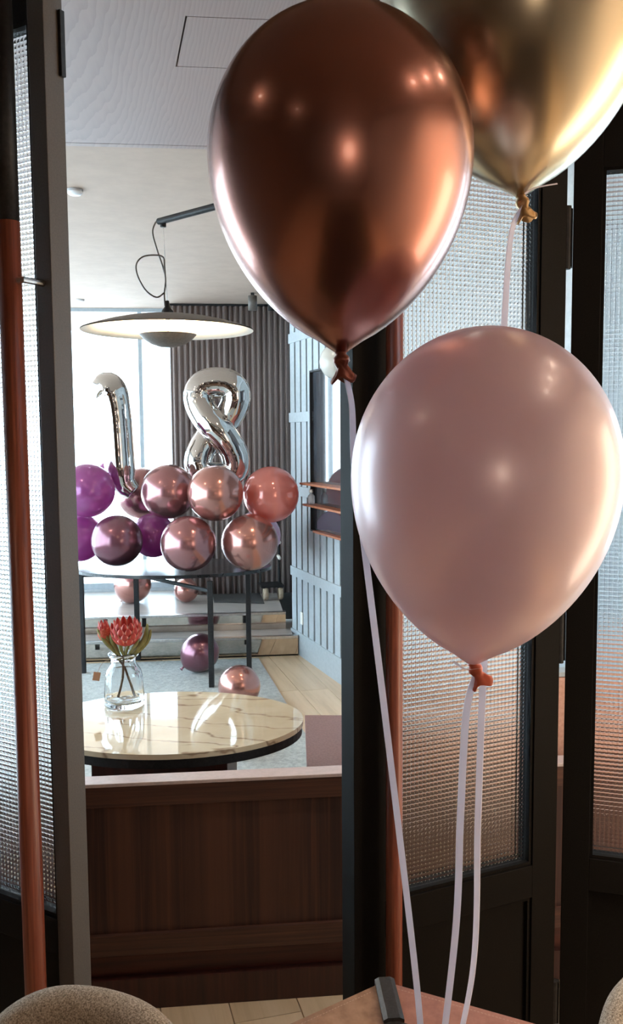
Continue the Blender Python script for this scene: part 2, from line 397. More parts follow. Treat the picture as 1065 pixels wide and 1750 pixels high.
add_box(fr, -1.195, -1.17, 0.03, 0.09, 0.35, CEIL_Z - 0.03)
obj('window_frame', fr, WF, W1)
for xm in (-1.445, -2.35, -3.25): obj('mullion', box(xm - 0.016, xm + 0.016, 0.04, 0.08, 0.35, CEIL_Z - 0.03), WF, W1)
obj('transom', box(-1.429, -1.195, 0.045, 0.085, 2.55, 2.58), WF, W1)
PANE = mat('window_glass', (1, 1, 1), 0.0, 0.0, Transmission_Weight=1.0, IOR=1.02)
for a, b in ((-1.429, -1.195), (-2.334, -1.461), (-3.23, -2.37), (-3.9, -3.27)): obj('pane', box(a, b, 0.057, 0.061, 0.35, CEIL_Z - 0.03), PANE, W1)
# left glazed wall
WLX = -3.3
W2 = sroot('window_2', (WLX, 0, 0), 0, 'glazed left side of the far room')
obj('window_sill', box(-0.1, 0, 2.3, 7.4, 0, 0.3), GREYWALL, W2)
obj('window_head', box(-0.1, 0, 2.3, 7.4, 2.6, CEIL_Z), GREYWALL, W2)
for y in (2.4, 3.4, 4.6, 5.8, 7.0): obj('mullion', box(-0.09, -0.03, y - 0.03, y + 0.03, 0.3, 2.6), WF, W2)
for y in (2.4, 3.4, 4.6, 5.8): obj('pane', box(-0.065, -0.061, y + 0.03, y + (0.97 if y == 2.4 else 1.17), 0.3, 2.6), PANE, W2)
# portals guide sky sampling through the two openings
def portal(loc, rot, sx, sy):
    l = bpy.data.lights.new('portal', 'AREA'); l.shape = 'RECTANGLE'; l.size = sx; l.size_y = sy; l.cycles.is_portal = True
    o = bpy.data.objects.new('portal', l); COL.objects.link(o); o.location = loc; o.rotation_euler = rot
portal((-2.55, BW - 0.15, 1.5), (PI / 2 * -1, 0, ANG), 2.7, 2.4)
portal((WLX - 0.15, 4.7, 1.45), (0, -PI / 2, 0), 2.3, 4.6)

# raised platform, polished risers
PF = sroot('platform', (0, 6.32, 0), ANG, 'raised platform with two polished steps')
px0, px1 = -3.2, -0.02
def rightx(dy): return wallx(6.32 + dy) - 0.03
obj('riser', box(px0, rightx(0.0), 0, 0.012, 0.012, 0.130), MIRROR, PF)
obj('plinth', box(px0, rightx(0.0), 0.006, 0.02, 0, 0.012), BLACK, PF)
obj('nosing', box(px0, rightx(0.0), -0.012, 0.03, 0.130, 0.150, 0.003), STEEL, PF)
obj('tread', box(px0, rightx(0.1), 0.03, 0.245, 0.10, 0.148), STAGE, PF)
obj('riser', box(px0, rightx(0.2), 0.235, 0.247, 0.149, 0.262), MIRROR, PF)
obj('nosing', box(px0, rightx(0.2), 0.222, 0.27, 0.262, 0.280, 0.003), STEEL, PF)
obj('platform_deck', box(px0, rightx(0.25), 0.27, 1.29, 0.22, 0.279), STAGE, PF)
PZ = 0.279

# rug on the lower floor
def rugx(y): return -0.40 - (y - 6.2) * 0.215
rp_ = [(-2.9, 2.75), (rugx(2.75), 2.8), (rugx(6.15) , 6.2), (-2.9, 5.95)]
tag(obj('rug', prism(rp_, 0.0, 0.012), RUG), 'pale speckled woven rug covering the floor of the far room', 'rug')

# ------------------------------------------------------------------ near room shell
def nearwall(name, x0, x1, y0, y1, M): return struct(obj(name, box(x0, x1, y0, y1, 0, 2.7), M))
nearwall('wall_near_left', -2.5, -2.4, -3.2, 2.2, DARKWALL)
nearwall('wall_near_right', 1.75, 1.85, -3.2, 2.2, CREAM)
nearwall('wall_near_back', -2.4, 1.75, -3.3, -3.2, DARKWALL)
struct(obj('ceiling_near', box(-2.5, 1.85, -3.3, 1.66, 2.7, 2.8), NEARCEIL))
struct(obj('trim_1', box(-2.5, 1.85, 1.60, 1.66, 2.47, 2.7), DARKWALL), 'dark bulkhead over the doors')

# ------------------------------------------------------------------ lamps
def downlight(x, y, z, power, col, label, size=0.045, spot=1.9, em=30, group=None, aim=None):
    t = thing('ceiling_downlight', label, 'ceiling light', (x, y, z), 0, group)
    obj('trim_ring', lathe([(size, -0.0005), (size + 0.014, -0.002), (size + 0.014, -0.008), (size, -0.006)], 24, False), WHITE, t, True)
    obj('lamp_face', lathe([(0, -0.004), (size, -0.004), (size, -0.001), (0, -0.001)], 24), emis('downlight_glow', col, em), t)
    l = bpy.data.lights.new('downlight', 'SPOT'); l.energy = power; l.color = col; l.spot_size = spot; l.spot_blend = 0.8; l.shadow_soft_size = 0.04
    o = bpy.data.objects.new('downlight_bulb', l); COL.objects.link(o); o.parent = t; o.location = (0, 0, -0.02)
    if aim: o.rotation_euler = (Vector(aim) - Vector((x, y, z))).to_track_quat('-Z', 'Y').to_euler()
    return t
WARM = (1.0, 0.81, 0.62); WARM2 = (1.0, 0.78, 0.56)
for i, (y, p) in enumerate(((0.45, 1.0), (1.2, 2.2), (0.8, 0.6))):
    downlight(1.05, y, 2.698, 85 * p, WARM, ('warm ceiling downlight at the cream side wall, middle of its row', 'warm ceiling downlight at the cream side wall, nearest the doors', 'warm ceiling downlight at the cream side wall, farthest from the doors')[i], 0.05, 1.9, 30, 'wall washers', (1.75, y, 1.3))
for i, (x, y) in enumerate(((-1.3, 0.5), (-1.3, -0.9))):
    downlight(x, y, 2.698, 30, WARM, ('warm ceiling downlight above the tweed chair' , 'warm ceiling downlight nearer the dark back wall')[i], 0.05, 1.8, 25, None)
downlight(0.10, 1.95, 2.4695, 32, WARM, 'added warm downlight hidden in the oak soffit to brighten the floor planks', 0.03, 0.6, 30, None, (-0.10, 2.12, 0))  # extra lamp hidden behind the copper balloon, added to brighten the floor strip
# tall column lamp by the cream wall, its warm glow is what the three balloons mirror on their right flank
cl = thing('column_lamp', 'tall warm paper column lamp standing against the cream side wall', 'lamp', (1.42, 1.22, 0))
obj('base', lathe([(0, 0), (0.16, 0), (0.16, 0.03), (0, 0.03)], 32), BMETAL, cl, True)
obj('stem', lathe([(0.012, 0.03), (0.012, 0.62)], 12), BMETAL, cl, True)
obj('paper_shade', lathe([(0, 0.62), (0.15, 0.62), (0.17, 0.66), (0.17, 1.86), (0.15, 1.90), (0, 1.90)], 40), emis('paper_glow', (1.0, 0.82, 0.62), 6.0), cl, True)
tag(obj('added_dark_rug', box(-0.75, 1.2, -2.6, 1.5, 0.0, 0.009), speckle('dark_wool', (0.02, 0.014, 0.012), (0.03, 0.02, 0.017), (0.04, 0.027, 0.022), 80)), 'added unseen dark rug that darkens the lower reflections in the balloons', 'rug')  # out of view, added so the balloons mirror a dark floor below
# globe floor lamp behind the viewpoint
gf = thing('floor_lamp', 'tall floor lamp with a warm glowing globe beside the dark back wall', 'lamp', (0.30, -1.9, 0.0092))
obj('base', lathe([(0, 0), (0.15, 0), (0.15, 0.02), (0.02, 0.03)], 32), BMETAL, gf, True)
obj('pole', lathe([(0.011, 0.03), (0.011, 1.5)], 12), BMETAL, gf, True)
obj('globe', lathe([(0, 1.5)] + [(0.21 * math.sin(PI * k / 16), 1.71 - 0.21 * math.cos(PI * k / 16)) for k in range(1, 16)] + [(0, 1.92)], 32), emis('globe_glow', (1.0, 0.80, 0.62), 9), gf, True)
# far room downlights
for i, (x, y) in enumerate(((0.05, 4.6), (-1.9, 4.4), (0.55, 3.4), (-1.3, 2.9))):
    downlight(x, y, CEIL_Z - 0.0005, 16, WARM2, ('warm ceiling downlight in front of the balloon table', 'warm ceiling downlight nearer the left windows', 'warm ceiling downlight nearer the panelled wall', 'warm ceiling downlight left of the marble table')[i], 0.045, 1.7, 160)
# ceiling discs
for (pxx, pyy, lab) in ((128, 328, 'round white ceiling disc nearer the oak soffit'), (137, 514, 'round white ceiling disc nearer the far window')):
    p = onz(pxx, pyy, CEIL_Z - 0.01)
    t = thing('smoke_detector', lab, 'smoke detector', (p.x, p.y, CEIL_Z - 0.0005))
    obj('disc', lathe([(0, -0.022), (0.026, -0.022), (0.034, -0.014), (0.034, -0.008), (0.03, -0.008), (0.036, 0.0), (0, 0)], 24), mat('white_plastic', (0.85, 0.86, 0.88), 0.4), t, True)
# cylinder spots at the curtain
for (pxx, lab) in ((432, 'dark cylinder ceiling spotlight in front of the curtain'), (466, 'dark cylinder ceiling spotlight half behind the copper balloon')):
    p = at(pxx, 530, 6.75)
    t = thing('ceiling_spotlight', lab, 'spotlight', (p.x, p.y, CEIL_Z - 0.0005))
    obj('body', lathe([(0, -0.125), (0.026, -0.125), (0.034, -0.13), (0.034, -0.02), (0, -0.02)], 20), LAMPGREY if pxx < 440 else BMETAL, t, True)
    obj('bracket', box(-0.012, 0.012, -0.02, 0.02, -0.0201, 0), BMETAL, t)

# pendant dish lamp on an arm
pc = at(287, 566, 3.12)
LP = thing('pendant_lamp', 'wide shallow grey dish pendant lamp on a black arm above the marble table', 'lamp', pc)
R = 0.300
outer = [(0.012, 0.062)] + [(R * s, 0.054 * (1 - s ** 2.0) + 0.004) for s in (0.12, 0.25, 0.4, 0.55, 0.7, 0.85, 0.95, 1.0)]
inner = [(R * s - 0.001, 0.048 * (1 - s ** 2.0) + 0.0005) for s in (1.0, 0.95, 0.85, 0.7, 0.55, 0.4, 0.25, 0.12)] + [(0.0, 0.048)]
obj('dish', lathe(outer, 64, False), LAMPGREY, LP, True)
obj('reflector', lathe(inner, 64, False), WHITE, LP, True)
cup = [(0.1, -0.012), (0.085, -0.028), (0.06, -0.044), (0.03, -0.054), (0.0, -0.057)]
obj('lamp_cup', lathe(cup + [(0.0, -0.052), (0.03, -0.05), (0.058, -0.04), (0.083, -0.025), (0.098, -0.012), (0.1, -0.012)], 48, False), LAMPGREY, LP, True)
obj('light_disc', lathe([(0, -0.028), (0.07, -0.028), (0.07, -0.024), (0, -0.024)], 32), emis('pendant_glow', (1.0, 0.76, 0.46), 800), LP)
obj('cup_stem', lathe([(0.008, -0.05), (0.008, 0.047)], 12), STEEL, LP, True)
obj('finial', lathe([(0.022, 0.058), (0.02, 0.07), (0.010, 0.083), (0.006, 0.105), (0, 0.106)], 20), BMETAL, LP, True)
def pl(px_, py_, Y=3.12): return at(px_, py_, Y) - pc
tip = pl(279, 388)
obj('suspension_wire', tube([Vector((0, 0, 0.10)), tip], 0.0012, 6), STEEL, LP)
cab = spline([pl(282, 523), pl(281, 500), pl(283, 478), pl(279, 458), pl(268, 425), pl(261, 398), pl(265, 382), pl(271, 376)], 6)
obj('cable', tube(cab, 0.0028, 8), LAMPGREY, LP, True)
loop = spline([pl(281, 500, 3.115), pl(268, 508, 3.115), pl(250, 497, 3.115), pl(236, 473, 3.115), pl(233, 452, 3.115), pl(244, 439, 3.115), pl(264, 436, 3.115), pl(279, 440, 3.115), pl(281, 458, 3.115), pl(283, 480, 3.115), pl(281, 500, 3.115)], 6)
obj('cable_loop', tube(loop, 0.0028, 8), LAMPGREY, LP, True)
a0 = pl(274, 378); a1 = onz(364, 354, a0.z + pc.z) - pc
dirn = (a1 - a0); dirn.z = 0; a2 = a0 + dirn.normalized() * 0.52
obj('arm', tube([a0 - dirn.normalized() * 0.008, a2], 0.0115, 14), BMETAL, LP, False)
obj('arm_tip', lathe([(0.0105, tip.z), (0.0105, a0.z - 0.006)], 14, True, None, Matrix.Translation((tip.x, tip.y, 0))), BMETAL, LP, True)
obj('ceiling_rod', tube([a2, Vector((a2.x, a2.y, CEIL_Z - pc.z - 0.001))], 0.012, 14, up=Vector((1, 0, 0))), BMETAL, LP)

# ------------------------------------------------------------------ doors with cross-reeded glass
def reeded(x0, x1, z0, z1, y0, pitch=0.0094, depth=0.00115, th=0.004):
    nx = max(1, round((x1 - x0) / pitch)); nz = max(1, round((z1 - z0) / pitch)); sub = 6
    bm = bmesh.new(); NX, NZ = nx * sub, nz * sub; grid = []
    px_, pz_ = (x1 - x0) / nx, (z1 - z0) / nz
    prof = [1 - (2 * k / sub - 1) ** 2 for k in range(sub)]
    for i in range(NX + 1):
        row = []
        for j in range(NZ + 1):
            hh = depth * (prof[i % sub] + prof[j % sub] - 2 * prof[0])
            row.append(bm.verts.new((x0 + i * px_ / sub, y0 - hh, z0 + j * pz_ / sub)))
        grid.append(row)
    for i in range(NX):
        for j in range(NZ): bm.faces.new((grid[i][j], grid[i + 1][j], grid[i + 1][j + 1], grid[i][j + 1]))
    for e in bm.edges:
        (xa, _, za), (xb, _, zb) = e.verts[0].co, e.verts[1].co
        if abs(xa - xb) < 1e-6 and round((xa - x0) / px_ * sub) % sub == 0: e.smooth = False
        elif abs(za - zb) < 1e-6 and round((za - z0) / pz_ * sub) % sub == 0: e.smooth = False
    b = [bm.verts.new((x, y0 + th, z)) for x, z in ((x0, z0), (x0, z1), (x1, z1), (x1, z0))]
    bm.faces.new(b)
    return bm
def leaf(name, loc, rot, sgn, width, th, ztop, st0, st1, gz0, gz1, handle_x, label, hz=None):
    """local x: 0 at the leading edge, running sgn*width; y: 0 front face, th back"""
    D = sroot(name, (loc[0], loc[1], 0), rot, label)
    def X(a, b): return (a, b) if sgn > 0 else (-b, -a)
    z0 = 0.012
    def B(nm, a, b, za, zb, M=BLACK, y0=0.0, y1=None, bev=0.0015):
        xa, xb = X(a, b); return obj(nm, box(xa, xb, y0, th if y1 is None else y1, za, zb, bev), M, D)
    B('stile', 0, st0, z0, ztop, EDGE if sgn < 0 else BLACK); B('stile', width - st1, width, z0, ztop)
    B('top_rail', st0, width - st1, gz1, ztop); B('lock_rail', st0, width - st1, gz0 - 0.075, gz0 - 0.001); B('bottom_rail', st0, width - st1, z0, 0.16)
    B('panel', st0, width - st1, 0.16, gz0 - 0.075, BLACK, 0.014, th - 0.014, 0)
    mo = bmesh.new(); a, b = st0, width - st1
    for q in ((a, a + 0.008, 0.16, gz0 - 0.075), (b - 0.008, b, 0.16, gz0 - 0.075), (a + 0.008, b - 0.008, gz0 - 0.083, gz0 - 0.075), (a + 0.008, b - 0.008, 0.16, 0.168)):
        xa, xb = X(q[0], q[1]); add_box(mo, xa, xb, 0.005, 0.0139, q[2], q[3])
    obj('panel_moulding', mo, BLACK, D)
    gb = bmesh.new()
    for q in ((a, a + 0.007, gz0, gz1), (b - 0.007, b, gz0, gz1), (a + 0.007, b - 0.007, gz0, gz0 + 0.007), (a + 0.007, b - 0.007, gz1 - 0.007, gz1)):
        xa, xb = X(q[0], q[1]); add_box(gb, xa, xb, 0.004, 0.016, q[2], q[3])
    obj('glazing_bead', gb, BLACK, D)
    xa, xb = X(a + 0.001, b - 0.001)
    obj('glass_pane', reeded(xa, xb, gz0 + 0.001, gz1 - 0.001, 0.026), REED, D, True, recalc=False)
    if handle_x is not None:
        hx = handle_x * sgn; hr, hy = hz[2], -hz[3]
        h = obj('pull_handle', lathe([(0, hz[0]), (hr * 0.97, hz[0]), (hr, hz[0] + 0.004), (hr, hz[1])], 28, True, None, Matrix.Translation((hx, hy, 0))), REDWOOD, D, True)
        obj('handle_extension', lathe([(hr * 0.98, hz[1] + 0.0005), (hr * 0.98, ztop - 0.06), (0, ztop - 0.06)], 28, True, None, Matrix.Translation((hx, hy, 0))), BMETAL, D, True)
        for z in (hz[1] - 0.105, hz[0] + 0.12):
            xs = st0 * 0.55 * sgn
            obj('handle_bracket', tube([Vector((hx, hy, z)), Vector((xs, hy, z)), Vector((xs, 0.001, z))], 0.006, 10, up=Vector((0, 0, 1))), STEEL, D)
    return D
TH = 0.062
leaf('door_1', (-0.467, 1.617), math.radians(-30), -1, 0.50, 0.046, 2.43, 0.040, 0.05, 0.665, 2.345, 0.056,
     'left black-framed folding door leaf with ribbed glass and red wood pull', (0.20, 1.985, 0.0205, 0.045))
leaf('door_2', (0.0800, 1.68), math.radians(24), 1, 0.504, 0.056, 2.43, 0.070, 0.065, 0.655, 2.25, 0.071,
     'middle black-framed folding door leaf with ribbed glass behind the pink balloon', (0.20, 1.985, 0.0165, 0.035))
leaf('door_3', (0.553, 1.885), math.radians(-17), 1, 0.466, 0.056, 2.43, 0.058, 0.065, 0.665, 2.15, None,
     'right black-framed folding door leaf with ribbed glass at the photo edge')
# hinges between leaf 2 and 3 (part of door_3)
d3 = bpy.data.objects['door_3']
for z in (2.012, 1.165, 0.30):
    hb = bmesh.new()
    tube([Vector((-0.012, 0.004, z - 0.065)), Vector((-0.012, 0.004, z + 0.065))], 0.0085, 12, bm=hb, up=Vector((1, 0, 0)))
    add_box(hb, -0.030, -0.012, 0.008, 0.011, z - 0.06, z + 0.06); add_box(hb, -0.012, -0.0005, 0.004, 0.02, z - 0.06, z + 0.06)
    obj('hinge', hb, BMETAL, d3)
# strike block on the left leaf's edge, near the top
d1_ = bpy.data.objects['door_1']
obj('edge_bolt', box(0.0005, 0.007, 0.034, 0.045, 2.25, 2.365, 0.001), BMETAL, d1_)

# ------------------------------------------------------------------ party balloons in front
def balloon_profile(R, up, down, n=26):
    pr = [(0, up)]
    for k in range(1, n): 
        a = PI / 2 * (1 - k / n); pr.append((R * math.cos(a), up * math.sin(a)))
    for k in range(0, n):
        s = k / n; pr.append((R * (1 - s * s) ** 0.68, -down * s))
    return pr
def balloon(name, label, pxc, pyc, Y, Rpx, up, down, tilt, M, Mk, knot_tilt=0.0, knot_s=1.0, group=None, cat='balloon'):
    c = at(pxc, pyc, Y); k = Y / F * 1.0; R = Rpx * k
    t = thing(name, label, cat, c, 0, group)
    rot = Matrix.Rotation(tilt, 4, 'Y')
    pr = balloon_profile(R, up * R, down * R); nr = 0.006 * knot_s
    pr = [p for p in pr if not (p[1] < 0 and p[0] < nr)] + [(nr, -down * R - 0.004)]
    obj('body', lathe(pr, 96, True, None, rot), M, t, True)
    # neck, knot and flared lip
    z0 = -down * R - 0.003
    kb = [(nr * 1.02, z0), (nr * 0.8, z0 - 0.003 * knot_s), (nr * 1.25, z0 - 0.006 * knot_s), (nr * 1.3, z0 - 0.010 * knot_s), (nr * 0.8, z0 - 0.013 * knot_s),
          (nr * 1.0, z0 - 0.017 * knot_s), (nr * 1.6, z0 - 0.023 * knot_s), (nr * 2.1, z0 - 0.026 * knot_s), (nr * 1.9, z0 - 0.0275 * knot_s), (nr * 0.8, z0 - 0.022 * knot_s)]
    bm = lathe(kb, 24, True)
    piv = Vector((0, 0, z0))
    for v in bm.verts:
        d = v.co.z - z0; a = math.atan2(v.co.y, v.co.x)
        if d < -0.012 * knot_s: v.co.z += 0.003 * knot_s * math.sin(3 * a + 1); v.co.y *= 0.6
        v.co = piv + Matrix.Rotation(knot_tilt, 3, 'Y') @ (v.co - piv)
        v.co = rot @ v.co
    obj('knot', bm, Mk, t, True)
    t['knot'] = 0
    kp = c + rot @ (piv + Matrix.Rotation(knot_tilt, 3, 'Y') @ Vector((0, 0, -0.012 * knot_s)))
    del t['knot']
    return t, kp
def translucent(M, col, f):
    t = N(M, 'ShaderNodeBsdfTranslucent'); t.inputs['Color'].default_value = (*col, 1)
    mx = N(M, 'ShaderNodeMixShader'); mx.inputs[0].default_value = f
    L(M, bsdf(M).outputs[0], mx.inputs[1]); L(M, t.outputs[0], mx.inputs[2])
    out = [n for n in M.node_tree.nodes if n.type == 'OUTPUT_MATERIAL'][0]; L(M, mx.outputs[0], out.inputs[0]); return M
translucent(RIBBON, (0.9, 0.88, 0.95), 0.5)
COPPER = chrome('copper_chrome_latex', (0.36, 0.165, 0.13), 0.27, 1.0, 0.25)
GOLD = chrome('gold_chrome_latex', (0.54, 0.46, 0.33), 0.27, 1.0, 0.2)
PINK = translucent(chrome('pearl_pink_latex', (0.94, 0.80, 0.815), 0.33, 0.38, 0.25), (0.85, 0.64, 0.68), 0.35)
COPPER_K = chrome('dark_copper_latex', (0.20, 0.055, 0.035), 0.35, 0.5)
GOLD_K = chrome('dark_gold_latex', (0.42, 0.27, 0.13), 0.3, 0.7)
PINK_K = chrome('red_pink_latex', (0.62, 0.13, 0.07), 0.4, 0.0)
bc, kc = balloon('balloon', 'large dark copper chrome balloon, the nearest and darkest of the floating three', 581, 266, 0.95, 219, 1.06, 1.44, 0.0, COPPER, COPPER_K, -0.1, 1.15, 'floating balloons')
bg_, kg = balloon('balloon', 'large gold chrome balloon cut by the top of the picture', 884, -18, 1.09, 224, 1.165, 1.44, -0.03, GOLD, GOLD_K, -0.25, 1.1, 'floating balloons')
bp, kp = balloon('balloon', 'large pearl pink balloon floating in front of the ribbed glass door', 828, 812, 0.92, 228, 1.10, 1.41, 0.055, PINK, PINK_K, -0.5, 1.0, 'floating balloons')

# ------------------------------------------------------------------ hexagonal leather table under the balloons
TZ = 0.75
corner = onz(657, 1673, TZ); ea = onz(530, 1737, TZ); eb = onz(900, 1750, TZ)
ua = (ea - corner).normalized(); ub = (eb - corner).normalized()
bis = (ua + ub).normalized(); side = 0.275
al = math.atan2(bis.y, bis.x); ctr = corner + bis * side
LT = thing('leather_table', 'six-sided leather-topped table with black corner strips under the balloon ribbons', 'table', (ctr.x, ctr.y, 0), al + PI)
hexv = lambda r: [(r * math.cos(PI / 3 * i), r * math.sin(PI / 3 * i)) for i in range(6)]
RO, RI, RC = side, side - 0.088, side - 0.112
o6, i6, c6 = hexv(RO), hexv(RI), hexv(RC)
obj('apron', prism(hexv(RO - 0.004), TZ - 0.10, TZ - 0.012), BLEATHER, LT)
for i in range(6):
    j = (i + 1) % 6
    bm = bmesh.new()
    a, b, c, d = Vector(o6[i]), Vector(o6[j]), Vector(i6[j]), Vector(i6[i])
    e = (b - a).normalized() * 0.015
    q = [a + e, b - e, c - e, d + e]
    hz_ = [TZ - 0.004, TZ - 0.004, TZ - 0.009, TZ - 0.009]
    lo = [bm.verts.new((p.x, p.y, TZ - 0.012)) for p in q]; hi = [bm.verts.new((p.x, p.y, z)) for p, z in zip(q, hz_)]
    bm.faces.new(lo[::-1]); bm.faces.new(hi)
    for k in range(4): bm.faces.new((lo[k], lo[(k + 1) % 4], hi[(k + 1) % 4], hi[k]))
    pan = obj('border_panel', bm, (PINKL, TAN)[i == 0 or i == 4 or i == 2], LT)
    pan['label'] = 'pinkish brown leather border panel' if pan.data.materials[0] == PINKL else 'tan leather border panel'
    # stitching
    for s_, off in ((0, 0.010), (1, 0.010)):
        st = bmesh.new()
        p_, q_ = (a + e * 1.9, b - e * 1.9) if s_ == 0 else (d + e * 1.5, c - e * 1.5)
        nrm = (d - a).normalized() * (off if s_ == 0 else -off)
        zz = TZ - 0.0042 if s_ == 0 else TZ - 0.0085
        nst = 40; w_ = (d - a).normalized() * 0.0006
        for k in range(nst):
            u0_, u1_ = p_.lerp(q_, k / nst) + nrm, p_.lerp(q_, (k + 0.6) / nst) + nrm
            st.faces.new([st.verts.new((v.x, v.y, zz)) for v in (u0_ - w_, u1_ - w_, u1_ + w_, u0_ + w_)])
        obj('stitching', st, THREAD, pan)
    # raised black corner strip
    cb = bmesh.new(); a2_, d2_ = Vector(o6[i]), Vector(i6[i]); dr = (d2_ - a2_).normalized(); sd = Vector((-dr.y, dr.x))
    secs = []
    for p in (a2_, d2_ + dr * 0.004):
        zc = TZ if p == a2_ else TZ - 0.004
        secs.append([cb.verts.new((p.x + sd.x * o_, p.y + sd.y * o_, zc + z_)) for o_, z_ in ((-0.0155, -0.012), (-0.0155, 0.0), (-0.009, 0.0035), (0.009, 0.0035), (0.0155, 0.0), (0.0155, -0.012))])
    for k in range(6): cb.faces.new((secs[0][k], secs[0][(k + 1) % 6], secs[1][(k + 1) % 6], secs[1][k]))
    cb.faces.new(secs[0]); cb.faces.new(secs[1])
    obj('corner_strip', cb, BLEATHER, LT)
ib = bmesh.new()
for i in range(6):
    j = (i + 1) % 6
    q = [i6[i], i6[j], c6[j], c6[i]]; lo = [ib.verts.new((*p, TZ - 0.012)) for p in q]; hi = [ib.verts.new((*p, TZ - 0.006)) for p in q]
    ib.faces.new(hi)
    for k in range(4): ib.faces.new((lo[k], lo[(k + 1) % 4], hi[(k + 1) % 4], hi[k]))
obj('inner_frame', ib, BLEATHER, LT)
obj('centre_panel', prism(c6, TZ - 0.0121, TZ - 0.008), TAN, LT)
for i in range(0, 6, 2):
    x, y = (RO - 0.07) * math.cos(PI / 3 * i), (RO - 0.07) * math.sin(PI / 3 * i)
    obj('leg', lathe([(0.018, 0.0092), (0.024, TZ - 0.1)], 14, True, None, Matrix.Translation((x, y, 0))), BMETAL, LT, True)

# ribbons (part of each balloon)
knot_end = Vector((ctr.x + 0.02, ctr.y + 0.01, TZ - 0.006))
def ribbon(parent, pts, width, twist, name='ribbon'):
    path = spline(pts, 14); n = len(path)
    side = [Matrix.Rotation(twist[0] + (twist[1] - twist[0]) * i / (n - 1), 3, 'Z') @ Vector((1, 0, 0)) for i in range(n)]
    bm = strip(path, width, side)
    o = obj(name, bm, RIBBON, parent, False)
    o.matrix_parent_inverse = Matrix.Translation(-parent.location)
    return o
ribbon(bc, [kc, at(601, 690, 0.955), at(606, 800, 0.97), at(626, 960, 0.99), at(664, 1270, 1.01), at(712, 1680, 1.02), knot_end + Vector((-0.008, 0, 0.001))], 0.0078, (0.9, -0.35))
ribbon(bp, [kp, at(797, 1220, 0.925), at(787, 1400, 0.95), at(778, 1600, 0.99), knot_end + Vector((0.002, 0, 0.001))], 0.0082, (0.2, 0.1))
ribbon(bg_, [kg, at(874, 400, 1.085), at(862, 550, 1.08), at(845, 850, 1.075), at(826, 1160, 1.065), at(817, 1400, 1.055), at(808, 1660, 1.04), knot_end + Vector((0.012, 0.004, 0.001))], 0.0085, (1.0, -1.32))
# short ribbon tails at the gold and pink knots
ribbon(bg_, [kg + Vector((0, -0.008, 0.012)), at(915, 321, 1.07), at(952, 314, 1.06)], 0.006, (1.2, 1.2), 'ribbon_tail')
ribbon(bp, [kp + Vector((0.002, -0.006, 0.006)), at(797, 1144, 0.91), at(777, 1132, 0.905)], 0.004, (0.4, 0.4), 'ribbon_tail')

# ------------------------------------------------------------------ tweed chairs
def chair(label, loc, rotz):
    loc = (loc[0], loc[1], 0.0092)
    t = thing('upholstered_chair', label, 'chair', loc, rotz, 'tweed chairs at the leather table')
    # backrest: curved rounded shell, local: back at +y... centre of curvature at origin
    bm = bmesh.new(); na, nz = 30, 14; A = 0.80; ri, ro = 0.225, 0.285
    rows = []
    for i in range(na + 1):
        u = -1 + 2 * i / na; a = PI / 2 + u * A
        top = 0.80 - 0.09 * abs(u) ** 3.2 - (0.10 * max(0, (abs(u) - 0.8) / 0.2) ** 2)
        ring = []
        sec = []
        hm = (ro - ri) / 2
        for k in range(9): sec.append((ro - hm + hm * math.cos(PI * k / 8), top - hm + hm * math.sin(PI * k / 8)))
        sec = [(ro, 0.46), (ro, 0.6)] + sec + [(ri, 0.6), (ri, 0.46)]
        for r, z in sec: ring.append(bm.verts.new((r * math.cos(a), r * math.sin(a), z)))
        rows.append(ring)
    for a, b in zip(rows, rows[1:]):
        for k in range(len(a)): bm.faces.new((a[k], a[(k + 1) % len(a)], b[(k + 1) % len(a)], b[k]))
    bm.faces.new(rows[0]); bm.faces.new(rows[-1])
    o = obj('backrest', bm, TWEED, t, True)
    o.modifiers.new('bevel', 'BEVEL').width = 0.02; o.modifiers['bevel'].segments = 3; o.modifiers['bevel'].limit_method = 'ANGLE'; o.modifiers['bevel'].angle_limit = 1.0
    # seat
    obj('seat', lathe([(0, 0.38), (0.22, 0.38), (0.242, 0.40), (0.242, 0.44), (0.22, 0.4595), (0, 0.4595)], 40), TWEED, t, True)
    for sx in (-1, 1):
        for sy in (-1, 1):
            obj('leg', tube([Vector((sx * 0.2, sy * 0.2, 0.004)), Vector((sx * 0.15, sy * 0.15, 0.385))], [0.011, 0.016], 10, up=Vector((1, 0, 0))), MAHOG, t, True)
    return t
pL = onz(192, 1710, 0.80)
chair('beige tweed rounded-back chair left of the leather table', (pL.x - 0.10, pL.y - 0.235, 0), -0.36)
pR = onz(1082, 1668, 0.80)
chair('beige tweed rounded-back chair right of the leather table', (pR.x + 0.178, pR.y - 0.20, 0), 0.62)

# ------------------------------------------------------------------ marble table and its things
MZ = 0.675
mc = onz(292, 1230, MZ)
MT = thing('marble_table', 'round cream marble table with black edge behind the low walnut wall', 'table', (mc.x, mc.y, 0))
mrx, mry = 232 / F * mc.y * 1.0, 0.318
def ell(rx, ry, n=72): return [(rx * math.cos(2 * PI * i / n), ry * math.sin(2 * PI * i / n)) for i in range(n)]
tb = bmesh.new(); prism(ell(mrx, mry), MZ - 0.016, MZ, tb)
bmesh.ops.bevel(tb, geom=[e for e in tb.edges if all(abs(v.co.z - MZ) < 1e-5 for v in e.verts)], offset=0.004, segments=2, affect='EDGES')
obj('table_top', tb, MARBLE, MT, False)
obj('edge_band', prism(ell(mrx - 0.004, mry - 0.004), MZ - 0.045, MZ - 0.0161), BMETAL, MT)
px_r = onz(386, 1318, 0.6).x - mc.x; px_l = onz(150, 1318, 0.6).x - mc.x
